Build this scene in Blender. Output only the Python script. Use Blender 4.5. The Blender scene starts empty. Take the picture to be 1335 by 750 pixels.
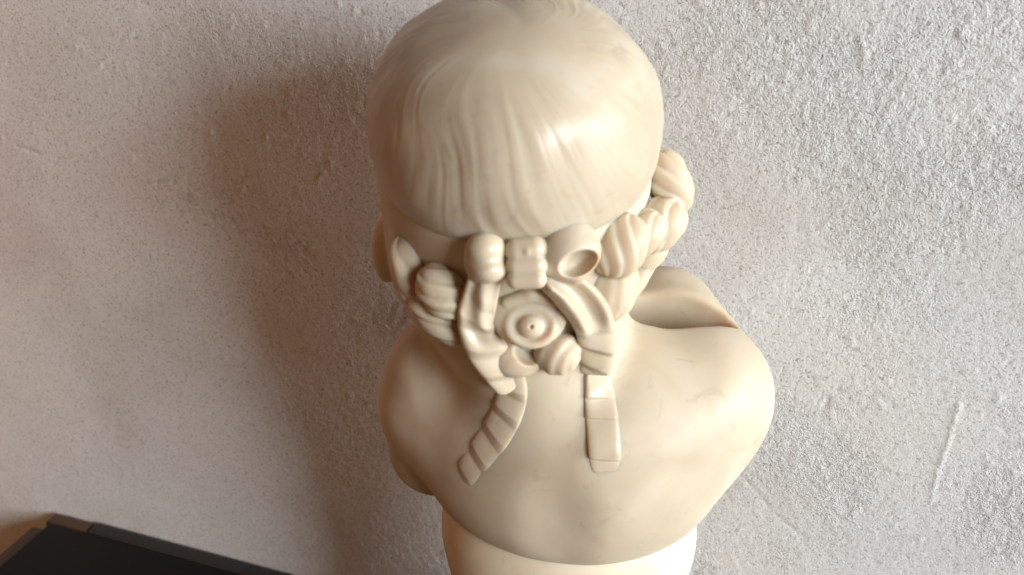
import bpy, math, random
import numpy as np
from mathutils import Vector

# ------------------------------------------------------------------ camera, world, lamps, exposure
H = 0.725                       # camera height above the cabinet top (z = 0)
PITCH = math.radians(27.0)
F = 1156.0                      # focal length in pixels of the 1335 x 750 photograph
W0, H0 = 1335.0, 750.0
CAM = np.array([0.0, 0.0, H])
SP, CP = math.sin(PITCH), math.cos(PITCH)
FWD = np.array([0, CP, -SP]); UP = np.array([0, SP, CP]); RIGHT = np.array([1.0, 0, 0])

scene = bpy.context.scene
C = scene.collection
cam_data = bpy.data.cameras.new('camera')
cam = bpy.data.objects.new('camera', cam_data)
C.objects.link(cam)
cam.location = CAM
cam.rotation_euler = (math.pi / 2 - PITCH, 0, 0)
cam_data.sensor_fit = 'HORIZONTAL'
cam_data.sensor_width = 36.0
cam_data.lens = 36.0 * F / W0
cam_data.clip_start = 0.01
cam_data.clip_end = 50
cam_data.dof.use_dof = True
cam_data.dof.focus_distance = 0.63
cam_data.dof.aperture_fstop = 7.5
scene.camera = cam

world = bpy.data.worlds.new('World')
scene.world = world
world.use_nodes = True
bg = world.node_tree.nodes['Background']
bg.inputs['Color'].default_value = (1.0, 0.42, 0.12, 1)
bg.inputs['Strength'].default_value = 0.08


def area_lamp(name, loc, target, sx, sy, power, color):
    ld = bpy.data.lights.new(name, 'AREA')
    ld.shape = 'RECTANGLE'
    ld.size, ld.size_y = sx, sy
    ld.energy = power
    ld.color = color
    o = bpy.data.objects.new(name, ld)
    C.objects.link(o)
    o.location = loc
    d = Vector(target) - Vector(loc)
    o.rotation_euler = d.to_track_quat('-Z', 'Y').to_euler()
    return o


# a window behind the photographer to the right, an added lamp along the wall to brighten the bust's right side; a weak warm room light to the left
area_lamp('window_light', (1.88, -1.70, 1.23), (-0.05, 0.55, 0.52), 1.15, 1.1, 124, (0.86, 0.94, 1.0))
area_lamp('added_side_light', (2.6, -0.38, 0.85), (0.05, 0.47, 0.45), 0.5, 1.1, 74, (0.84, 0.93, 1.0))
area_lamp('room_light', (-1.15, 0.38, 0.58), (-0.65, 0.85, 0.45), 0.45, 0.45, 1.7, (1.0, 0.52, 0.27))

vs = scene.view_settings
vs.view_transform = 'Standard'
vs.look = 'None'
vs.exposure = 0.0
vs.gamma = 1.0
scene.render.resolution_x = 1024
scene.render.resolution_y = 575


# ------------------------------------------------------------------ small helpers
def ray(u, v):
    d = RIGHT * (u - W0 / 2) + FWD * F - UP * (v - H0 / 2)
    return d / np.linalg.norm(d)


def tag(o, label=None, cat=None, group=None, kind=None):
    if label: o['label'] = label
    if cat: o['category'] = cat
    if group: o['group'] = group
    if kind: o['kind'] = kind
    return o


def mesh_obj(name, verts, faces, mat, parent=None, smooth=True):
    me = bpy.data.meshes.new(name)
    verts = np.asarray(verts, dtype=np.float32)
    if isinstance(faces, np.ndarray):
        n = len(faces)
        me.vertices.add(len(verts)); me.vertices.foreach_set('co', verts.ravel())
        me.loops.add(n * 4); me.loops.foreach_set('vertex_index', faces.astype(np.int32).ravel())
        me.polygons.add(n); me.polygons.foreach_set('loop_start', np.arange(0, n * 4, 4, dtype=np.int32))
        me.update(calc_edges=True)
    else:
        me.from_pydata([tuple(map(float, p)) for p in verts], [], faces)
    me.validate()
    if smooth:
        me.polygons.foreach_set('use_smooth', np.ones(len(me.polygons), dtype=bool))
    me.materials.append(mat)
    o = bpy.data.objects.new(name, me)
    C.objects.link(o)
    if parent is not None:
        o.parent = parent
        o.matrix_parent_inverse = parent.matrix_world.inverted()
    return o


def hash3(ix, iy, iz, seed):
    n = (ix.astype(np.int64) * 374761393 + iy.astype(np.int64) * 668265263 + iz.astype(np.int64) * 2147483647 + seed * 974711) & 0xffffffff
    n = ((n ^ (n >> 13)) * 1274126177) & 0xffffffff
    n = ((n ^ (n >> 16)) * 2246822519) & 0xffffffff
    return (n ^ (n >> 15)) / 4294967295.0


def vnoise(x, y, z, seed=0):
    x, y, z = np.broadcast_arrays(np.asarray(x, float), np.asarray(y, float), np.asarray(z, float))
    xi, yi, zi = np.floor(x), np.floor(y), np.floor(z)
    fx, fy, fz = x - xi, y - yi, z - zi
    sx, sy, sz = [t * t * t * (t * (t * 6 - 15) + 10) for t in (fx, fy, fz)]
    r = 0
    for dx in (0, 1):
        wx = sx if dx else 1 - sx
        for dy in (0, 1):
            wy = sy if dy else 1 - sy
            for dz in (0, 1):
                wz = sz if dz else 1 - sz
                r = r + wx * wy * wz * hash3(xi + dx, yi + dy, zi + dz, seed)
    return r * 2 - 1


def fbm(x, y, z, seed=0, octv=4, gain=0.5):
    a, r, f = 1.0, 0, 1.0
    for k in range(octv):
        r = r + a * vnoise(x * f, y * f, z * f, seed + k * 17)
        a *= gain; f *= 2.03
    return r


def sstep(a, b, x):
    t = np.clip((x - a) / (b - a), 0, 1)
    return t * t * (3 - 2 * t)


# ------------------------------------------------------------------ materials
def new_mat(name):
    m = bpy.data.materials.new(name)
    m.use_nodes = True
    nt = m.node_tree
    return m, nt, nt.nodes['Principled BSDF']


def nd(nt, typ, **kw):
    n = nt.nodes.new(typ)
    for k, v in kw.items():
        if k.startswith('i_'):
            n.inputs[k[2:]].default_value = v
        else:
            setattr(n, k, v)
    return n


def ramp(nt, stops):
    n = nt.nodes.new('ShaderNodeValToRGB')
    els = n.color_ramp.elements
    while len(els) < len(stops): els.new(0.5)
    for e, (p, c) in zip(els, stops):
        e.position = p; e.color = (*c, 1) if len(c) == 3 else c
    return n


def alabaster(name, tint=1.0, rough=(0.42, 0.60), sss=0.014):
    m, nt, b = new_mat(name)
    L = nt.links.new
    tc = nd(nt, 'ShaderNodeTexCoord')
    n1 = nd(nt, 'ShaderNodeTexNoise'); n1.inputs['Scale'].default_value = 14; n1.inputs['Detail'].default_value = 6
    n1.inputs['Distortion'].default_value = 1.2
    L(tc.outputs['Object'], n1.inputs['Vector'])
    r1 = ramp(nt, [(0.30, (0.49 * tint, 0.385 * tint, 0.268 * tint)), (0.52, (0.55 * tint, 0.448 * tint, 0.32 * tint)), (0.72, (0.59 * tint, 0.50 * tint, 0.385 * tint))])
    L(n1.outputs['Fac'], r1.inputs['Fac'])
    n3 = nd(nt, 'ShaderNodeTexNoise'); n3.inputs['Scale'].default_value = 34; n3.inputs['Detail'].default_value = 8
    n3.inputs['Distortion'].default_value = 2.4; n3.inputs['Roughness'].default_value = 0.65
    L(tc.outputs['Object'], n3.inputs['Vector'])
    r3 = ramp(nt, [(0.28, (0.80, 0.77, 0.73)), (0.42, (1.0, 1.0, 1.0)), (0.62, (1.0, 1.0, 1.0)), (0.80, (1.06, 1.05, 1.04))])
    L(n3.outputs['Fac'], r3.inputs['Fac'])
    mx = nd(nt, 'ShaderNodeMix', data_type='RGBA', blend_type='MULTIPLY'); mx.inputs['Factor'].default_value = 0.8
    L(r1.outputs['Color'], mx.inputs['A']); L(r3.outputs['Color'], mx.inputs['B'])
    L(mx.outputs['Result'], b.inputs['Base Color'])
    b.inputs['Subsurface Weight'].default_value = 0.7
    b.inputs['Subsurface Radius'].default_value = (1.0, 0.55, 0.28)
    b.inputs['Subsurface Scale'].default_value = sss
    b.inputs['Specular IOR Level'].default_value = 0.38
    n2 = nd(nt, 'ShaderNodeTexNoise'); n2.inputs['Scale'].default_value = 40; n2.inputs['Detail'].default_value = 5
    L(tc.outputs['Object'], n2.inputs['Vector'])
    mr = nd(nt, 'ShaderNodeMapRange')
    mr.inputs['From Min'].default_value = 0.3; mr.inputs['From Max'].default_value = 0.7
    mr.inputs['To Min'].default_value = rough[0]; mr.inputs['To Max'].default_value = rough[1]
    L(n2.outputs['Fac'], mr.inputs['Value'])
    L(mr.outputs['Result'], b.inputs['Roughness'])
    bp = nd(nt, 'ShaderNodeBump'); bp.inputs['Strength'].default_value = 0.12; bp.inputs['Distance'].default_value = 0.002
    L(n2.outputs['Fac'], bp.inputs['Height'])
    L(bp.outputs['Normal'], b.inputs['Normal'])
    b.inputs['IOR'].default_value = 1.5
    return m


M_STONE = alabaster('alabaster', 1.04)
M_HAIR = alabaster('darker_alabaster', 0.95, (0.33, 0.48))  # same stone colours, evenly darker, with lower roughness
M_RIBBON = alabaster('polished_alabaster', 1.06, (0.24, 0.38), 0.004)
M_SOCLE = alabaster('pale_stone', 1.35)


def plaster():
    m, nt, b = new_mat('rough_plaster')
    L = nt.links.new
    tc = nd(nt, 'ShaderNodeTexCoord')
    # large patches of tone
    n1 = nd(nt, 'ShaderNodeTexNoise'); n1.inputs['Scale'].default_value = 5.5; n1.inputs['Detail'].default_value = 5
    L(tc.outputs['Object'], n1.inputs['Vector'])
    r1 = ramp(nt, [(0.30, (0.62, 0.575, 0.53)), (0.5, (0.70, 0.675, 0.645)), (0.7, (0.73, 0.685, 0.635))])
    L(n1.outputs['Fac'], r1.inputs['Fac'])
    # grains
    n2 = nd(nt, 'ShaderNodeTexNoise'); n2.inputs['Scale'].default_value = 480; n2.inputs['Detail'].default_value = 4
    n2.inputs['Distortion'].default_value = 0.8; n2.inputs['Roughness'].default_value = 0.6
    L(tc.outputs['Object'], n2.inputs['Vector'])
    r2 = ramp(nt, [(0.32, (0.50, 0.48, 0.45)), (0.46, (0.97, 0.97, 0.97)), (0.72, (1.10, 1.09, 1.08))])
    L(n2.outputs['Fac'], r2.inputs['Fac'])
    mx = nd(nt, 'ShaderNodeMix', data_type='RGBA', blend_type='MULTIPLY')
    mx.inputs['Factor'].default_value = 0.85
    L(r1.outputs['Color'], mx.inputs['A']); L(r2.outputs['Color'], mx.inputs['B'])
    # dark specks where dirt sits
    at = nd(nt, 'ShaderNodeAttribute', attribute_name='stain')
    mx2 = nd(nt, 'ShaderNodeMix', data_type='RGBA', blend_type='MIX')
    L(at.outputs['Fac'], mx2.inputs['Factor'])
    L(mx.outputs['Result'], mx2.inputs['A']); mx2.inputs['B'].default_value = (0.16, 0.135, 0.11, 1)
    L(mx2.outputs['Result'], b.inputs['Base Color'])
    b.inputs['Roughness'].default_value = 1.0
    b.inputs['Specular IOR Level'].default_value = 0.04
    # relief: grains and curled trowel flecks
    v = nd(nt, 'ShaderNodeTexNoise'); v.inputs['Scale'].default_value = 260; v.inputs['Detail'].default_value = 3
    v.inputs['Distortion'].default_value = 1.6
    L(tc.outputs['Object'], v.inputs['Vector'])
    ad = nd(nt, 'ShaderNodeMath', operation='ADD')
    L(n2.outputs['Fac'], ad.inputs[0]); L(v.outputs['Fac'], ad.inputs[1])
    # roughness of the finish varies over the wall
    at2 = nd(nt, 'ShaderNodeAttribute', attribute_name='coarse')
    bp = nd(nt, 'ShaderNodeBump'); bp.inputs['Distance'].default_value = 0.0016
    L(at2.outputs['Fac'], bp.inputs['Strength'])
    L(ad.outputs[0], bp.inputs['Height'])
    L(bp.outputs['Normal'], b.inputs['Normal'])
    return m


def lacquer(name, col, rough):
    m, nt, b = new_mat(name)
    L = nt.links.new
    tc = nd(nt, 'ShaderNodeTexCoord')
    n = nd(nt, 'ShaderNodeTexNoise'); n.inputs['Scale'].default_value = 25; n.inputs['Detail'].default_value = 6
    L(tc.outputs['Object'], n.inputs['Vector'])
    r = ramp(nt, [(0.3, tuple(c * 0.8 for c in col)), (0.7, tuple(c * 1.2 for c in col))])
    L(n.outputs['Fac'], r.inputs['Fac']); L(r.outputs['Color'], b.inputs['Base Color'])
    mr = nd(nt, 'ShaderNodeMapRange'); mr.inputs['To Min'].default_value = rough - 0.06; mr.inputs['To Max'].default_value = rough + 0.08
    L(n.outputs['Fac'], mr.inputs['Value']); L(mr.outputs['Result'], b.inputs['Roughness'])
    return m


M_WALL = plaster()
M_BLACK = lacquer('black_lacquer', (0.004, 0.0037, 0.0033), 0.42)
M_BLACK.node_tree.nodes['Principled BSDF'].inputs['Specular IOR Level'].default_value = 0.12
M_GREY = lacquer('worn_dark_grey', (0.016, 0.0145, 0.014), 0.5)
M_BROWN = lacquer('dark_brown_wood', (0.07, 0.035, 0.016), 0.5)
M_FLOOR = lacquer('brown_floor', (0.22, 0.13, 0.07), 0.5)

# ------------------------------------------------------------------ cabinet corner gives the wall line


def on_top(u, v, z=0.0):
    d = ray(u, v)
    return CAM + d * ((z - H) / d[2])


A = on_top(84, 665)
B = on_top(395, 748)
T = (B - A); T[2] = 0; T /= np.linalg.norm(T)          # along the wall, to the right
N = np.array([T[1], -T[0], 0.0])                        # from the wall into the room
if N[1] > 0: N = -N


def wall_hit(u, v):
    d = ray(u, v)
    t = np.dot(A - CAM, N) / np.dot(d, N)
    p = CAM + d * t
    return np.dot(p - A, T), p[2]


def build_wall():
    cs = [wall_hit(u, v) for u in (0, W0) for v in (0, H0)]
    s0, s1 = min(c[0] for c in cs) - 0.04, max(c[0] for c in cs) + 0.04
    z0, z1 = min(c[1] for c in cs) - 0.04, max(c[1] for c in cs) + 0.04
    hs = 0.0016
    S = np.concatenate([np.linspace(-1.6, s0, 14)[:-1], np.arange(s0, s1, hs), np.linspace(s1, 1.9, 14)])
    Z = np.concatenate([np.linspace(-0.88, z0, 14)[:-1], np.arange(z0, z1, hs), np.linspace(z1, 1.7, 14)])
    s, z = np.meshgrid(S, Z, indexing='ij')
    zero = np.zeros_like(s)
    # smoother trowelled finish to the left, coarse to the right
    coarse = (0.14 + 0.6 * sstep(0.15, 0.75, s + 0.12 * fbm(s * 6, z * 6, zero, 5, 3)) + 0.12 * sstep(0.4, 0.8, z)) * (0.45 + 0.75 * sstep(-0.5, 0.6, fbm(s * 11, z * 11, zero, 9, 4)))
    h = 0.0005 * fbm(s * 7, z * 9, zero, 1, 3)
    rid = 1 - np.abs(fbm(s * 95 + 2 * fbm(s * 40, z * 40, zero, 8, 2), z * 80, zero, 2, 2))
    h += 0.00018 * coarse * np.clip(rid - 0.72, 0, 1) * 3.0
    h += 0.00032 * coarse * fbm(s * 260, z * 260, zero, 3, 2)
    # scattered little flecks of plaster dragged by the trowel
    fl = vnoise(s * 130 + 40 * z, z * 75, zero, 31)
    h += 0.0002 * sstep(0.6, 0.85, fl) * (0.3 + coarse)
    stain = zero.copy()

    def stroke(pts, w, dh, st=0.0, rough=0.5):
        nonlocal h, stain
        q = [wall_hit(*p) for p in pts]
        for (a, b) in zip(q[:-1], q[1:]):
            a, b = np.array(a), np.array(b)
            ab = b - a
            i0, i1 = np.searchsorted(S, [min(a[0], b[0]) - 4 * w, max(a[0], b[0]) + 4 * w])
            j0, j1 = np.searchsorted(Z, [min(a[1], b[1]) - 4 * w, max(a[1], b[1]) + 4 * w])
            ss, zz = s[i0:i1, j0:j1], z[i0:i1, j0:j1]
            if ss.size == 0: continue
            t = np.clip(((ss - a[0]) * ab[0] + (zz - a[1]) * ab[1]) / (ab @ ab + 1e-9), 0, 1)
            dd = np.hypot(ss - a[0] - t * ab[0], zz - a[1] - t * ab[1])
            k = np.exp(-(dd / w) ** 2) * (1 - rough + rough * np.clip(0.5 + fbm(ss * 120, zz * 120, ss * 0, 77, 2), 0, 1.3))
            h[i0:i1, j0:j1] += dh * k
            stain[i0:i1, j0:j1] = np.maximum(stain[i0:i1, j0:j1], st * k)
    # the scratches and dragged ridges one can make out
    stroke([(958, 612), (985, 640), (1012, 672), (1050, 702)], 0.0011, -0.0008, 0.12, 0.5)
    stroke([(1250, 528), (1238, 570), (1222, 618), (1213, 655)], 0.0014, 0.0008, 0.0, 0.5)
    stroke([(1232, 495), (1275, 496)], 0.0013, 0.0007)
    stroke([(1138, 516), (1166, 514)], 0.0013, 0.0007)
    stroke([(1142, 518), (1150, 530), (1146, 540)], 0.0014, 0.0007)
    stroke([(1060, 490), (1062, 505)], 0.0015, -0.0006, 0.15)
    stroke([(1062, 490), (1082, 492)], 0.0013, 0.0007)
    stroke([(1074, 532), (1080, 520), (1078, 533)], 0.0014, -0.0006, 0.15)
    stroke([(1148, 733), (1178, 727)], 0.0015, 0.0007)
    stroke([(1185, 725), (1205, 722)], 0.0014, 0.0007)
    stroke([(1300, 510), (1304, 520), (1296, 524)], 0.0014, 0.0007)
    stroke([(1160, 612), (1180, 618)], 0.0013, 0.0007)
    stroke([(1305, 660), (1315, 640)], 0.0014, -0.0006, 0.15)
    stroke([(905, 745), (925, 738)], 0.0016, -0.0006, 0.15)
    stroke([(20, 190), (50, 200)], 0.0014, -0.0012, 0.2)
    stroke([(1120, 52), (1128, 70), (1125, 95)], 0.0016, 0.0007)
    stroke([(1250, 45), (1278, 55)], 0.0014, 0.0009)
    rng = random.Random(4)
    for k in range(420):                       # short curled flecks, mostly on the right
        u = rng.uniform(560, 1335) if rng.random() < 0.72 else rng.uniform(0, 560)
        v = rng.uniform(0, 750) if u > 560 else rng.uniform(0, 260)
        an = rng.gauss(math.radians(70), 0.6); ln = rng.uniform(5, 14)
        p = [(u, v)]
        for q in range(2):
            p.append((p[-1][0] + math.cos(an) * ln * 0.5, p[-1][1] - math.sin(an) * ln * 0.5))
            an += rng.gauss(0, 0.7)
        stroke(p, rng.uniform(0.0008, 0.0012), rng.choice((1, -1)) * rng.uniform(0.0002, 0.0006), 0.0)
    # grime in the hollows: a diagonal drift of dark specks
    for k in range(330):
        t = rng.random()
        u = 205 + t * 195 + rng.gauss(0, 14); v = 240 + t * 90 + rng.gauss(0, 13)
        stroke([(u, v), (u + rng.uniform(-4, 5), v + rng.uniform(-2, 4))], rng.uniform(0.0008, 0.0016), -0.0002, rng.uniform(0.08, 0.32))
    for k in range(160):
        u, v = rng.uniform(0, 1335), rng.uniform(0, 750)
        stroke([(u, v), (u + rng.uniform(-3, 3), v + rng.uniform(-1, 3))], rng.uniform(0.0007, 0.0013), -0.0004, rng.uniform(0.1, 0.5))
    P = A[None, None, :] + s[..., None] * T + h[..., None] * N
    P[..., 2] = z
    n, mm = s.shape
    idx = np.arange(n * mm).reshape(n, mm)
    q = np.stack([idx[:-1, :-1], idx[1:, :-1], idx[1:, 1:], idx[:-1, 1:]], -1).reshape(-1, 4)
    o = mesh_obj('wall', P.reshape(-1, 3), q, M_WALL)
    for nm, arr in (('stain', stain), ('coarse', coarse)):
        a = o.data.attributes.new(nm, 'FLOAT', 'POINT')
        a.data.foreach_set('value', arr.astype(np.float32).ravel())
    tag(o, 'rough grey beige plaster wall behind the bust', None, None, 'structure')
    return o


build_wall()


def bevel_box(name, s0, s1, d0, d1, z0, z1, mat, parent, bev=0.003):
    """box in wall coordinates: s along the wall, d out from it"""
    import bmesh
    bm = bmesh.new()
    vs_ = []
    for s in (s0, s1):
        for d in (d0, d1):
            for z in (z0, z1):
                p = A + T * s + N * d
                vs_.append(bm.verts.new((p[0], p[1], z)))
    a = vs_
    for f in ((0, 1, 3, 2), (4, 6, 7, 5), (0, 4, 5, 1), (2, 3, 7, 6), (0, 2, 6, 4), (1, 5, 7, 3)):
        bm.faces.new([a[i] for i in f])
    bmesh.ops.recalc_face_normals(bm, faces=bm.faces)
    if bev:
        bmesh.ops.bevel(bm, geom=list(bm.edges), offset=bev, segments=3, affect='EDGES', profile=0.5)
    me = bpy.data.meshes.new(name); bm.to_mesh(me); bm.free()
    me.materials.append(mat)
    me.polygons.foreach_set('use_smooth', np.ones(len(me.polygons), dtype=bool))
    o = bpy.data.objects.new(name, me); C.objects.link(o)
    o.parent = parent; o.matrix_parent_inverse = parent.matrix_world.inverted()
    return o


FLOOR_Z = -0.86
p0 = A + T * 0.2 + N * 1.2
fv = []
for ds, dd in ((-2.2, -0.1), (2.2, -0.1), (2.2, 3.6), (-2.2, 3.6)):
    p = A + T * (0.2 + ds) + N * dd
    fv.append((p[0], p[1], FLOOR_Z))
fl = mesh_obj('floor', fv, [(0, 1, 2, 3)], M_FLOOR, None, False)
tag(fl, 'brown floor below the black cabinet', None, None, 'structure')

cab = bpy.data.objects.new('cabinet', None); C.objects.link(cab)
pc = A + T * 0.6 + N * 0.2
cab.location = (pc[0], pc[1], FLOOR_Z)
bpy.context.view_layer.update()
tag(cab, 'black lacquered cabinet against the plaster wall carrying the bust', 'cabinet')
bevel_box('top', 0.0, 1.25, 0.023, 0.42, -0.022, 0.0, M_BLACK, cab, 0.002)
bevel_box('back_strip', 0.05, 1.25, 0.003, 0.0215, -0.022, -0.001, M_GREY, cab, 0.004)
bevel_box('corner_block', -0.012, 0.0485, 0.003, 0.0215, -0.022, -0.004, M_BROWN, cab, 0.004)
bevel_box('side_moulding', -0.030, 0.002, 0.023, 0.43, -0.030, -0.0125, M_BROWN, cab, 0.004)
bevel_box('body', 0.15, 1.23, 0.004, 0.40, FLOOR_Z, -0.0225, M_BLACK, cab, 0.003)


# ------------------------------------------------------------------ the bust: solid shapes as distance fields
def rel(x, y, z):
    return np.array([x, y, z + H])


def ell(p, c, r):
    c = np.asarray(c); r = np.asarray(r)
    q = (p - c)
    k0 = np.sqrt((((q / r)) ** 2).sum(-1))
    k1 = np.sqrt((((q / (r * r))) ** 2).sum(-1)) + 1e-9
    return k0 * (k0 - 1.0) / k1


def cap(p, a, b, ra, rb):
    a = np.asarray(a); b = np.asarray(b)
    ab = b - a
    t = np.clip(((p - a) @ ab) / (ab @ ab), 0, 1)
    d = np.sqrt(((p - a - t[..., None] * ab) ** 2).sum(-1))
    return d - (ra + (rb - ra) * t)


def smin(a, b, k):
    hh = np.clip(0.5 + 0.5 * (b - a) / k, 0, 1)
    return b * (1 - hh) + a * hh - k * hh * (1 - hh)


def smax(a, b, k):
    return -smin(-a, -b, k)


HEADC = rel(0.001, 0.476, -0.1385)
HEADR = np.array([0.0795, 0.097, 0.0660])


def hair_base(p):
    q = p - HEADC
    # rounded-box-like skull: slightly squarer than an ellipsoid
    e = 2.15
    k = (np.abs(q / HEADR) ** e).sum(-1) ** (1 / e)
    return (k - 1.0) * 0.072


TURN = math.radians(7)


def body_sdf(p):
    # head below the hair
    d = ell(p, rel(0.002, 0.486, -0.212), (0.0765, 0.083, 0.085))
    d = smin(d, ell(p, rel(0.001, 0.474, -0.142), (0.076, 0.085, 0.060)), 0.02)
    d = smin(d, ell(p, rel(0.001, 0.480, -0.172), (0.0745, 0.0840, 0.062)), 0.015)
    # face towards the wall: cheeks, nose, chin, brow
    d = smin(d, ell(p, rel(-0.03, 0.545, -0.235), (0.026, 0.026, 0.026)), 0.02)
    d = smin(d, ell(p, rel(0.034, 0.545, -0.235), (0.026, 0.026, 0.026)), 0.02)
    d = smin(d, cap(p, rel(0.002, 0.566, -0.195), rel(0.002, 0.580, -0.222), 0.006, 0.010), 0.012)
    d = smin(d, ell(p, rel(0.002, 0.553, -0.280), (0.020, 0.018, 0.016)), 0.02)
    d = smin(d, cap(p, rel(-0.012, 0.567, -0.252), rel(0.016, 0.567, -0.252), 0.006, 0.006), 0.008)
    # ears
    d = smin(d, ell(p, rel(-0.0765, 0.492, -0.224), (0.009, 0.016, 0.022)), 0.006)
    d = smin(d, ell(p, rel(0.080, 0.492, -0.224), (0.009, 0.016, 0.022)), 0.006)
    # neck
    d = smin(d, cap(p, rel(0.006, 0.458, -0.20), rel(0.019, 0.456, -0.295), 0.051, 0.049), 0.015)
    # torso, turned a little so that its right side is nearer
    hp = p
    q = p - rel(0.038, 0.466, 0)
    cy, sy = math.cos(TURN), math.sin(TURN)
    p = np.stack([q[..., 0] * cy - q[..., 1] * sy, q[..., 0] * sy + q[..., 1] * cy, q[..., 2]], -1) + rel(0.038, 0.466, 0)
    t = ell(p, rel(0.040, 0.488, -0.345), (0.090, 0.098, 0.085))
    t = smin(t, ell(p, rel(0.039, 0.478, -0.372), (0.088, 0.078, 0.056)), 0.02)
    t = smax(t, (H - 0.404) - p[..., 2], 0.018)
    # shoulder blades
    t = smin(t, ell(p, rel(0.088, 0.452, -0.325), (0.042, 0.030, 0.045)), 0.05)
    t = smin(t, ell(p, rel(-0.012, 0.460, -0.338), (0.040, 0.028, 0.042)), 0.05)
    # shoulders
    t = smin(t, ell(p, rel(0.115, 0.470, -0.318), (0.044, 0.043, 0.043)), 0.022)
    t = smin(t, ell(p, rel(-0.047, 0.484, -0.334), (0.043, 0.045, 0.044)), 0.022)
    # slope from neck to shoulders
    t = smin(t, cap(p, rel(0.045, 0.456, -0.302), rel(0.120, 0.460, -0.301), 0.020, 0.023), 0.014)
    t = smin(t, cap(p, rel(0.0, 0.462, -0.281), rel(-0.047, 0.478, -0.303), 0.020, 0.032), 0.018)
    # left upper arm, cut short
    t = smin(t, cap(p, rel(-0.051, 0.482, -0.335), rel(-0.055, 0.492, -0.380), 0.040, 0.035), 0.008)
    # right arm reaching forward and across the chest
    t = smin(t, cap(p, rel(0.122, 0.482, -0.309), rel(0.096, 0.550, -0.302), 0.038, 0.038), 0.016)
    t = smin(t, cap(p, rel(0.096, 0.550, -0.308), rel(0.022, 0.560, -0.322), 0.032, 0.022), 0.012)
    # hollow between shoulder ridge and arm
    t = smax(t, -ell(hp, rel(0.084, 0.496, -0.276), (0.058, 0.024, 0.048)), 0.006)
    d = smin(d, t, 0.012)
    # resting hand: palm, four fingers and a thumb
    hnd = ell(p, rel(0.002, 0.556, -0.324), (0.024, 0.012, 0.018))
    for k in range(4):
        y0 = 0.552; zz = -0.311 - 0.0085 * k
        hnd = smin(hnd, cap(p, rel(-0.012, y0, zz), rel(-0.036 + 0.003 * abs(k - 1.4), y0 - 0.007, zz - 0.004), 0.0062, 0.0048), 0.004)
    hnd = smin(hnd, cap(p, rel(0.006, 0.556, -0.309), rel(-0.008, 0.552, -0.291), 0.007, 0.005), 0.004)
    d = smin(d, hnd, 0.008)
    # spine hollow
    d = smax(d, -cap(p, rel(0.034, 0.372, -0.34), rel(0.036, 0.372, -0.40), 0.010, 0.010), 0.03)
    return d


def solid(p):
    return np.minimum(body_sdf(p), hair_base(p))


def trace(u, v, f=solid):
    d = ray(u, v)
    t = 0.25
    for k in range(160):
        p = CAM + d * t
        s = float(f(p[None, :])[0])
        if s < 2e-5: break
        t += max(s * 0.6, 1e-5)
        if t > 1.2: break
    return CAM + d * t, d


def on(u, v, lift=0.0, f=solid):
    p, d = trace(u, v, f)
    return p - d * lift


def at_y(u, v, y):
    d = ray(u, v)
    return CAM + d * (y / d[1])


def surface_nets(f, lo, hi, h):
    ax = [np.arange(lo[i], hi[i] + h, h) for i in range(3)]
    nx, ny, nz = [len(a) for a in ax]
    V = np.empty((nx, ny, nz), dtype=np.float32)
    Y, Zz = np.meshgrid(ax[1], ax[2], indexing='ij')
    for i0 in range(0, nx, 16):
        xs = ax[0][i0:i0 + 16]
        pts = np.stack([np.broadcast_to(xs[:, None, None], (len(xs), ny, nz)), np.broadcast_to(Y, (len(xs), ny, nz)), np.broadcast_to(Zz, (len(xs), ny, nz))], -1)
        V[i0:i0 + len(xs)] = f(pts.reshape(-1, 3)).reshape(len(xs), ny, nz)
    ins = V < 0
    cnt = np.zeros((nx - 1, ny - 1, nz - 1), dtype=np.int8)
    corners = [(a, b, c) for a in (0, 1) for b in (0, 1) for c in (0, 1)]
    sl = lambda a, n: slice(a, n - 1 + a)
    for a, b, c in corners:
        cnt += ins[sl(a, nx), sl(b, ny), sl(c, nz)]
    ci = np.argwhere((cnt > 0) & (cnt < 8))
    acc = np.zeros((len(ci), 3)); num = np.zeros(len(ci))
    vals = {c: V[ci[:, 0] + c[0], ci[:, 1] + c[1], ci[:, 2] + c[2]] for c in corners}
    for a in corners:
        for k in range(3):
            if a[k] == 0:
                b = list(a); b[k] = 1; b = tuple(b)
                va, vb = vals[a], vals[b]
                m = (va < 0) != (vb < 0)
                t = np.where(m, va / np.where(m, va - vb, 1), 0)
                pt = np.tile(np.array(a, float), (len(ci), 1)); pt[:, k] = t
                acc[m] += pt[m]; num[m] += 1
    verts = (ci + acc / num[:, None]) * h + np.array([a[0] for a in ax])
    idm = -np.ones(cnt.shape, dtype=np.int64)
    idm[ci[:, 0], ci[:, 1], ci[:, 2]] = np.arange(len(ci))
    faces = []
    for k in range(3):
        s0 = [slice(None)] * 3; s1 = [slice(None)] * 3
        s0[k] = slice(0, -1); s1[k] = slice(1, None)
        e = np.argwhere(ins[tuple(s0)] != ins[tuple(s1)])
        o1, o2 = [(1, 2), (2, 0), (0, 1)][k]
        ok = (e[:, o1] > 0) & (e[:, o2] > 0) & (e[:, o1] < V.shape[o1] - 1) & (e[:, o2] < V.shape[o2] - 1)
        e = e[ok]
        flip = ~ins[e[:, 0], e[:, 1], e[:, 2]]
        def cell(d1, d2):
            q = e.copy(); q[:, o1] -= d1; q[:, o2] -= d2
            return idm[q[:, 0], q[:, 1], q[:, 2]]
        fc = np.stack([cell(1, 1), cell(0, 1), cell(0, 0), cell(1, 0)], -1)
        fc[flip] = fc[flip][:, ::-1]
        faces.append(fc)
    faces = np.concatenate(faces)
    return verts, faces


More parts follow.
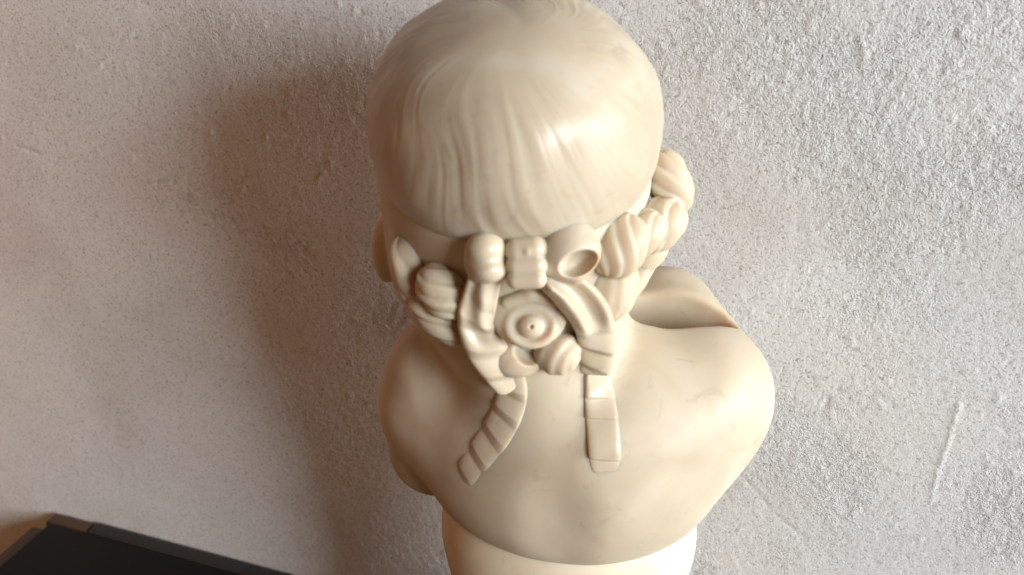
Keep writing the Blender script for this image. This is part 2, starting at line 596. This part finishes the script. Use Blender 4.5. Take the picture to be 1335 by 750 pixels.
bust = bpy.data.objects.new('bust', None); C.objects.link(bust)
BASE = rel(0.038, 0.466, -H)
bust.location = BASE
bpy.context.view_layer.update()
tag(bust, 'cream alabaster bust of a child seen from behind with ribbon and curls', 'bust')

v_, f_ = surface_nets(body_sdf, rel(-0.12, 0.37, -0.46), rel(0.19, 0.62, -0.06), 0.0024)
mesh_obj('body', v_, f_, M_STONE, bust)


# ---- hair: meridians run out from the crown, so that strands follow them
def build_hair():
    nu, nv = 720, 300
    ax = on(668, 48, 0, hair_base) - HEADC; ax /= np.linalg.norm(ax)
    e1 = np.cross(ax, [1, 0, 0]); e1 /= np.linalg.norm(e1); e2 = np.cross(ax, e1)
    th = np.linspace(0.0005, math.pi * 0.93, nv)
    ph = np.linspace(0, 2 * math.pi, nu, endpoint=False)
    t, f = np.meshgrid(th, ph, indexing='ij')
    sw = f + 0.9 * np.exp(-t * 1.6) + 0.22 * vnoise(np.cos(f) * 1.5, np.sin(f) * 1.5, t * 2.2, 3)       # swirl at the crown
    d = (np.sin(t)[..., None] * (np.cos(f)[..., None] * e1 + np.sin(f)[..., None] * e2) + np.cos(t)[..., None] * ax)
    e = 2.15
    r = 1.0 / ((np.abs(d / HEADR) ** e).sum(-1) ** (1 / e))
    # strands: noise that changes fast around, slowly along
    cx, cy = np.cos(sw), np.sin(sw)
    brk = sstep(-0.1, 0.6, vnoise(cx * 6 + 9, cy * 6, t * 4.5, 19))          # strands start and stop
    brk2 = sstep(-0.1, 0.6, vnoise(cx * 9 - 4, cy * 9, t * 5.5, 23))
    st = 0.00042 * vnoise(cx * 6, cy * 6, t * 3.0, 11) + (0.45 + 0.55 * brk) * 0.00056 * vnoise(cx * 13, cy * 13, t * 2.6, 12) + (0.5 + 0.5 * brk2) * 0.00036 * vnoise(cx * 25, cy * 25, t * 3.2, 13)
    lk = 0.0017 * vnoise(cx * 1.8, cy * 1.8, t * 2.4, 14) + 0.0012 * vnoise(d[..., 0] * 3, d[..., 1] * 3, d[..., 2] * 3, 15)
    fade = sstep(0.2, 0.8, t)
    r = r + 0.6 * st * fade * (1 - 0.7 * sstep(1.15, 1.7, t)) + lk * (0.4 + 0.6 * fade) * sstep(0.0, 0.5, t)
    P = HEADC + d * r[..., None]
    idx = np.arange(nu * nv).reshape(nv, nu)
    q = np.stack([idx[:-1], idx[1:], np.roll(idx, -1, 1)[1:], np.roll(idx, -1, 1)[:-1]], -1).reshape(-1, 4)
    return mesh_obj('hair', P.reshape(-1, 3), q, M_HAIR, bust)


build_hair()


# ---- lobes: rounded curls with grooves
PXM = 0.56 / F        # metres per photo pixel at the curls


def lobe(name, u, v, a, b, ang, lift=0.0, thick=None, grooves=0, gdepth=0.0012, gdir='across', twist=0.0, e=2.2, base=None, yaw=0.0, seed=0, bend=0.0):
    """rounded lock: a, b half sizes in photo pixels along/across, ang = image angle of the long axis (deg, anticlockwise)"""
    c = on(u, v, lift) if base is None else base
    vd = ray(u, v)
    depth = np.dot(c - CAM, FWD)
    m = depth / F
    r0 = np.cross(vd, [0, 0, 1.0]); r0 /= np.linalg.norm(r0)
    u0 = np.cross(r0, vd)
    ca, sa = math.cos(math.radians(ang)), math.sin(math.radians(ang))
    X = r0 * ca + u0 * sa; Yv = -r0 * sa + u0 * ca; Zv = -vd
    if yaw:
        cy, sy = math.cos(math.radians(yaw)), math.sin(math.radians(yaw))
        X, Zv = X * cy - Zv * sy, X * sy + Zv * cy
    ra, rb = a * m, b * m
    rc = (thick if thick else min(a, b)) * m
    nu, nv = 64, 96
    th = np.linspace(0, math.pi, nv); ph = np.linspace(0, 2 * math.pi, nu, endpoint=False)
    t, f = np.meshgrid(th, ph, indexing='ij')
    dx, dy, dz = np.cos(t), np.sin(t) * np.cos(f), np.sin(t) * np.sin(f)
    k = 1.0 / ((np.abs(dx) ** e + np.abs(dy) ** e + np.abs(dz) ** e) ** (1 / e))
    x, y, z = dx * k, dy * k, dz * k
    if grooves:
        if gdir == 'along':       # strands along the long axis, slightly twisted
            s = grooves * (f / math.pi + twist * x)
        else:                     # rolls across
            s = grooves * (x * 0.5 + 0.5) + twist * y + 0.25 * z
        s = s + 0.05 * vnoise(x * 2, y * 2, z * 2, seed + 5)
        fr = s % 1.0
        g = 0.9 * (np.minimum(fr / 0.72, (1 - fr) / 0.28) ** 0.7 - 0.6)
        dis = 1 + (gdepth / min(ra, rb)) * g * np.clip(np.sin(t), 0, 1) ** 0.6
    else:
        dis = np.ones_like(t)
    dis = dis * (1 + 0.035 * vnoise(x * 1.7 + seed, y * 1.7, z * 1.7, seed + 40))
    P = c + (x * ra * dis)[..., None] * X + (y * rb * dis + bend * rb * (x * x))[..., None] * Yv + (z * rc * dis)[..., None] * Zv
    idx = np.arange(nu * nv).reshape(nv, nu)
    q = np.stack([idx[:-1], np.roll(idx, -1, 1)[:-1], np.roll(idx, -1, 1)[1:], idx[1:]], -1).reshape(-1, 4)
    return mesh_obj(name, P.reshape(-1, 3), q, M_STONE, bust)


def spline(pts, n):
    pts = np.asarray(pts, float)
    P = np.vstack([2 * pts[0] - pts[1], pts, 2 * pts[-1] - pts[-2]])
    out = []
    m = len(pts) - 1
    for s in np.linspace(0, m, n):
        i = min(int(s), m - 1); t = s - i
        p0, p1, p2, p3 = P[i], P[i + 1], P[i + 2], P[i + 3]
        out.append(0.5 * ((2 * p1) + (-p0 + p2) * t + (2 * p0 - 5 * p1 + 4 * p2 - p3) * t * t + (-p0 + 3 * p1 - 3 * p2 + p3) * t ** 3))
    return np.array(out)


def sweep(name, path, normals, width, thick, n=160, nc=48, pleat=None, stripe=None, e=3.0, mat=None):
    """ribbon: superellipse section of half width/half thickness carried along a path; pleat(s) lifts the outer face"""
    c = spline(path, n)
    nn = spline(normals, n); nn /= np.linalg.norm(nn, axis=1)[:, None]
    w = spline(np.asarray(width, float)[:, None], n)[:, 0]
    h = spline(np.asarray(thick, float)[:, None], n)[:, 0]
    tg = np.gradient(c, axis=0); tg /= np.linalg.norm(tg, axis=1)[:, None]
    sd = np.cross(tg, nn); sd /= np.linalg.norm(sd, axis=1)[:, None]
    nn = np.cross(sd, tg)
    L = np.concatenate([[0], np.cumsum(np.linalg.norm(np.diff(c, axis=0), axis=1))])
    s = L / L[-1]
    endr = np.minimum(1, np.sqrt(np.clip(1 - (1 - np.clip(np.minimum(L, L[-1] - L) / 0.004, 0, 1)) ** 2, 0.0004, 1)))
    ph = np.linspace(0, 2 * math.pi, nc, endpoint=False)
    cx = np.sign(np.cos(ph)) * np.abs(np.cos(ph)) ** (2 / e)
    cy = np.sign(np.sin(ph)) * np.abs(np.sin(ph)) ** (2 / e)
    x = cx[None, :] * (w * (0.35 + 0.65 * endr))[:, None]
    y = cy[None, :] * (h * endr)[:, None]
    if pleat is not None:
        pl = pleat(s[:, None] + 0.0 * cx[None, :], cx[None, :] + 0 * s[:, None])
        y = y + pl * np.clip(cy, 0, 1)[None, :] ** 0.5 * endr[:, None]
        x = x * (1 + 5.0 * pl * np.abs(cx)[None, :])
    P = c[:, None, :] + x[..., None] * sd[:, None, :] + y[..., None] * nn[:, None, :]
    idx = np.arange(n * nc).reshape(n, nc)
    q = np.stack([idx[:-1], np.roll(idx, -1, 1)[:-1], np.roll(idx, -1, 1)[1:], idx[1:]], -1).reshape(-1, 4)
    V = P.reshape(-1, 3)
    V = np.vstack([V, c[0], c[-1]])
    caps = []
    for j in range(nc):
        caps.append([len(V) - 2, idx[0, (j + 1) % nc], idx[0, j], len(V) - 2])
        caps.append([len(V) - 1, idx[-1, j], idx[-1, (j + 1) % nc], len(V) - 1])
    faces = [tuple(map(int, r)) for r in q] + [tuple(map(int, r[:3])) for r in caps]
    return mesh_obj(name, V, faces, mat or M_RIBBON, bust)


def surf_normal(p, h=0.003):
    g = np.array([float(body_sdf((p + d)[None, :])[0] - body_sdf((p - d)[None, :])[0]) for d in np.eye(3) * h])
    return g / np.linalg.norm(g)


def ribbon(name, pts, pleat=None, n=170, e=3.2, surf=False):
    """pts: (u, v, lift, half width px, half thick mm, world y or None)"""
    path, nor, wd, tk = [], [], [], []
    for (u, v, lift, hw, ht, y) in pts:
        p = on(u, v, lift) if y is None else at_y(u, v, y)
        path.append(p); nor.append(surf_normal(p) if surf else -ray(u, v) + np.array([0, 0, 0.1]))
        wd.append(hw * np.dot(p - CAM, FWD) / F); tk.append(ht / 1000)
    return sweep(name, path, nor, wd, tk, n, pleat=pleat, e=e)


def saw(s, k, depth, skew=0.0, x=0.0):
    q = (s * k + skew * x) % 1.0
    return depth * (np.where(q < 0.64, q / 0.64, (1 - q) / 0.36) - 0.5)


def steps(s, cuts, depth):
    out = np.zeros_like(s)
    for a, b in zip(cuts[:-1], cuts[1:]):
        q = (s - a) / (b - a); w = 0.022 / (b - a)
        v = np.where(q < 1 - w, 0.25 + 0.75 * q, (1 - q) / w)
        out = np.where((q >= 0) & (q < 1), depth * (v - 0.45), out)
    return out


# bow and bun, sculpted as distance fields in pixel units of the nape's own frame
BU, BV = 690.0, 390.0
BC = on(BU, BV, 0.0)
BM = np.dot(BC - CAM, FWD) / F
BVD = ray(BU, BV); BR = np.cross(BVD, [0, 0, 1.0]); BR /= np.linalg.norm(BR); BUP = np.cross(BR, BVD)


def loc(u, v, lift):
    """local (right, up, out) in photo pixels of the point that lies lift metres off the nape at this pixel"""
    p = on(u, v, lift) - BC
    return np.array([p @ BR, p @ BUP, -(p @ BVD)]) / BM


def carve(name, f, c, half, h=1.1):
    v, q = surface_nets(f, np.array(c) - half, np.array(c) + half, h)
    P = BC + BM * (v[:, 0:1] * BR + v[:, 1:2] * BUP - v[:, 2:3] * BVD)
    return mesh_obj(name, P, q, M_RIBBON if 'ribbon' in name else M_STONE, bust)


def off(c, dx, dv, dz=0):
    return np.array([c[0] + dx, c[1] - dv, c[2] + dz])


cL = loc(634, 336, 0.007)
carve('ribbon_loop', lambda p: smin(smin(ell(p, off(cL, -1, -11, 2), (25, 23, 25)), ell(p, off(cL, 3, 15, 2), (22, 17, 21)), 9), ell(p, off(cL, -4, 4, -6), (24, 28, 18)), 8), cL, 44)
cK = loc(686, 343, 0.009)
carve('ribbon_knot', lambda p: smin(smin(smin(cap(p, off(cK, -11, -16, 0), off(cK, 10, -18, 2), 17, 17), cap(p, off(cK, -12, 4, 2), off(cK, 13, 3, 4), 14, 14), 3.0),
                                        cap(p, off(cK, -12, 21, 0), off(cK, 14, 20, 3), 12.5, 12), 2.5), cap(p, off(cK, 2, -14, 14), off(cK, 12, -15, 12), 5, 3), 4), cK, 46)
cR = loc(744, 328, 0.008)


def loop_f(p):
    d = ell(p, off(cR, 1, -2, 2), (37, 37, 30))
    d = smin(d, cap(p, off(cR, -26, 18, 0), off(cR, 6, 30, -2), 13, 12), 8)
    q = p - off(cR, 10, 16, 22)
    c_, s_ = math.cos(0.35), math.sin(0.35)
    q = np.stack([q[..., 0] * c_ + q[..., 1] * s_, -q[..., 0] * s_ + q[..., 1] * c_, q[..., 2]], -1)
    return smax(d, -ell(q, (0, 0, 0), (25, 15, 36)), 4)


carve('ribbon_loop', loop_f, cR, 54)
cB = loc(690, 410, 0.003)
cN = loc(692, 425, 0.011)


def bun_f(p):
    d = ell(p, cB, (50, 44, 15))
    # rolls of hair laid round the middle
    q = p - cN
    ring = lambda R0, sx, sy, dz, tube: np.hypot(np.hypot(q[..., 0] / sx, q[..., 1] / sy) - R0, q[..., 2] - dz) - tube
    d = smin(d, ring(28, 1.05, 0.88, -2, 6.5), 4)
    for dv, hw, dz, rr in ((-42, 30, 3, 11),):
        d = smin(d, smin(cap(p, off(cN, -hw, dv + 12, dz - 6), off(cN, 0, dv, dz), rr - 2, rr), cap(p, off(cN, 0, dv, dz), off(cN, hw, dv + 10, dz - 6), rr, rr - 2), 4), 3)
    d = smin(d, ell(p, off(cN, 0, 0, 0), (18, 16, 14)), 1.2)
    d = smax(d, -cap(p, off(cN, 1, 1, 10), off(cN, 1, 1, 24), 2.6, 3.4), 1.0)
    return d


carve('bun', bun_f, off(cB, 0, 0, 4), 62)
cC = loc(674, 466, 0.001)


def crescent_f(p):
    d = ell(p, off(cC, -2, 2, 2), (38, 26, 20))
    q = p - off(cC, 22, -14, 20)
    d = smax(d, -ell(q, (0, 0, 0), (26, 24, 17)), 4)
    return smin(d, cap(p, off(cC, -30, -12, 2), off(cC, -8, -20, 6), 7, 6), 4)


carve('curl', crescent_f, cC, 56)
cD = loc(727, 460, 0.004)


def ball_f(p):
    d = ell(p, cD, (32, 31, 25))
    q = p - off(cD, 26, 16, 6)
    rr = np.sqrt((q ** 2).sum(-1))
    return d + 0.8 * np.cos(rr * 0.40) * sstep(4, 14, rr)


carve('curl', ball_f, cD, 48)

# ribbon tails
ribbon('ribbon_tail', [
    (634, 356, 0.010, 21, 4.4, None), (627, 385, 0.010, 23, 5.0, None), (621, 418, 0.010, 25, 5.0, None), (632, 452, 0.011, 26, 4.8, None),
    (653, 482, 0.008, 25, 4.4, None), (667, 506, 0.002, 19, 3.2, None)],
    pleat=lambda s, x: saw(s, 4.6, 0.0026, 0.34, x) * (0.35 + 0.65 * sstep(0.15, 0.35, s)) + 0.0016 * np.cos(x * 5 + s * 5) * (1 - sstep(0.3, 0.6, s)), e=2.6)
ribbon('ribbon_tail', [
    (663, 486, 0.0030, 20, 2.8, None), (668, 506, 0.0004, 20, 2.6, None), (664, 530, -0.0006, 21, 2.4, None), (650, 560, -0.0009, 22, 2.3, None),
    (630, 588, -0.0011, 21, 2.2, None), (612, 612, -0.0016, 19, 2.0, None), (598, 632, -0.0034, 15, 1.8, None)],
    pleat=lambda s, x: saw(s, 5.4, 0.0015, 0.12, x) * (1 - 0.6 * sstep(0.7, 1.0, s)), e=2.2, surf=True)
ribbon('ribbon_tail', [
    (708, 362, 0.009, 14, 3.6, None), (740, 378, 0.012, 25, 4.4, None), (764, 403, 0.014, 27, 4.8, None), (777, 432, 0.014, 26, 5.0, None),
    (778, 462, 0.010, 24, 4.6, None), (775, 488, 0.0050, 20, 3.6, None)],
    pleat=lambda s, x: saw(s, 5.2, 0.0030, 0.26, x) * sstep(0.52, 0.62, s) + 0.0034 * (0.4 - np.cos(x * 4.4 + 0.3)) * (1 - sstep(0.4, 0.62, s)), e=2.8)
ribbon('ribbon_tail', [
    (776, 478, 0.001, 18, 2.6, None), (779, 505, 0.0001, 20, 2.4, None), (783, 535, 0.0001, 21, 2.4, None), (786, 562, 0.0, 21, 2.4, None), (788, 590, -0.0002, 21, 2.2, None), (789, 618, -0.0028, 18, 2.0, None)],
    pleat=lambda s, x: steps(s + 0.02 * x, (0.0, 0.32, 0.50, 0.86, 1.05), 0.0024), e=4.0, surf=True)

# curls of the wreath, right side: fat locks twisted like a rope
lobe('curl', 808, 320, 44, 36, 72, 0.007, 30, 4, 0.0018, 'along', 0.30, seed=21)
lobe('curl', 834, 306, 36, 26, 50, 0, 26, 3, 0.0014, 'along', 0.3, base=at_y(836, 306, 0.436), seed=27)
lobe('curl', 860, 292, 40, 32, 48, 0.0, 32, 3, 0.0018, 'along', 0.35, base=at_y(858, 294, 0.450), seed=22)
lobe('curl', 874, 238, 43, 28, 115, 0, 30, 3, 0.0018, 'along', 0.4, base=at_y(873, 238, 0.466), seed=23)
lobe('curl', 838, 338, 36, 24, 42, 0, 24, 2, 0.0014, 'along', 0.3, base=at_y(838, 334, 0.450), seed=24)
lobe('hair_lock', 794, 374, 46, 38, 80, 0.001, 24, 7, 0.0008, 'along', 0.06, seed=25)
lobe('hair_lock', 824, 374, 42, 16, 55, 0.0, 18, 0, base=at_y(820, 376, 0.440), seed=26)
# left side
lobe('curl', 534, 352, 44, 25, 100, 0.006, 26, 2, 0.0018, 'along', 0.25, seed=31)
lobe('curl', 578, 380, 40, 31, 125, 0.007, 28, 3, 0.0022, 'along', 0.45, seed=32)
lobe('curl', 574, 413, 46, 26, -42, 0.007, 26, 3, 0.0020, 'along', 0.3, seed=33)
lobe('curl', 508, 334, 30, 16, 100, 0, 18, 1, 0.0010, 'along', 0.2, base=at_y(510, 334, 0.486), seed=34)


# ---- socle: an oval turned foot
def build_socle():
    prof = [(0.000, -0.380), (0.060, -0.383), (0.074, -0.387), (0.080, -0.394), (0.0845, -0.405), (0.0865, -0.418), (0.085, -0.440), (0.076, -0.490), (0.072, -0.540), (0.073, -0.590),
            (0.080, -0.640), (0.092, -0.665), (0.094, -0.672), (0.094, -0.690), (0.102, -0.696), (0.104, -0.702), (0.104, -H + 0.001), (0.102, -H - 0.0005), (0.0, -H - 0.0005)]
    pr = spline(np.array(prof), 150)
    pr[:, 0] = np.maximum(pr[:, 0], 0.0)
    ph = np.linspace(0, 2 * math.pi, 96, endpoint=False)
    V = np.stack([BASE[0] + pr[:, 0:1] * (np.cos(ph) * math.cos(TURN) + 0.76 * np.sin(ph) * math.sin(TURN)), BASE[1] + pr[:, 0:1] * (-np.cos(ph) * math.sin(TURN) + 0.76 * np.sin(ph) * math.cos(TURN)), np.repeat(pr[:, 1:2] + H, 96, 1)], -1)
    n, k = V.shape[:2]
    idx = np.arange(n * k).reshape(n, k)
    q = np.stack([idx[:-1], idx[1:], np.roll(idx, -1, 1)[1:], np.roll(idx, -1, 1)[:-1]], -1).reshape(-1, 4)
    return mesh_obj('socle', V.reshape(-1, 3), q, M_SOCLE, bust)


build_socle()
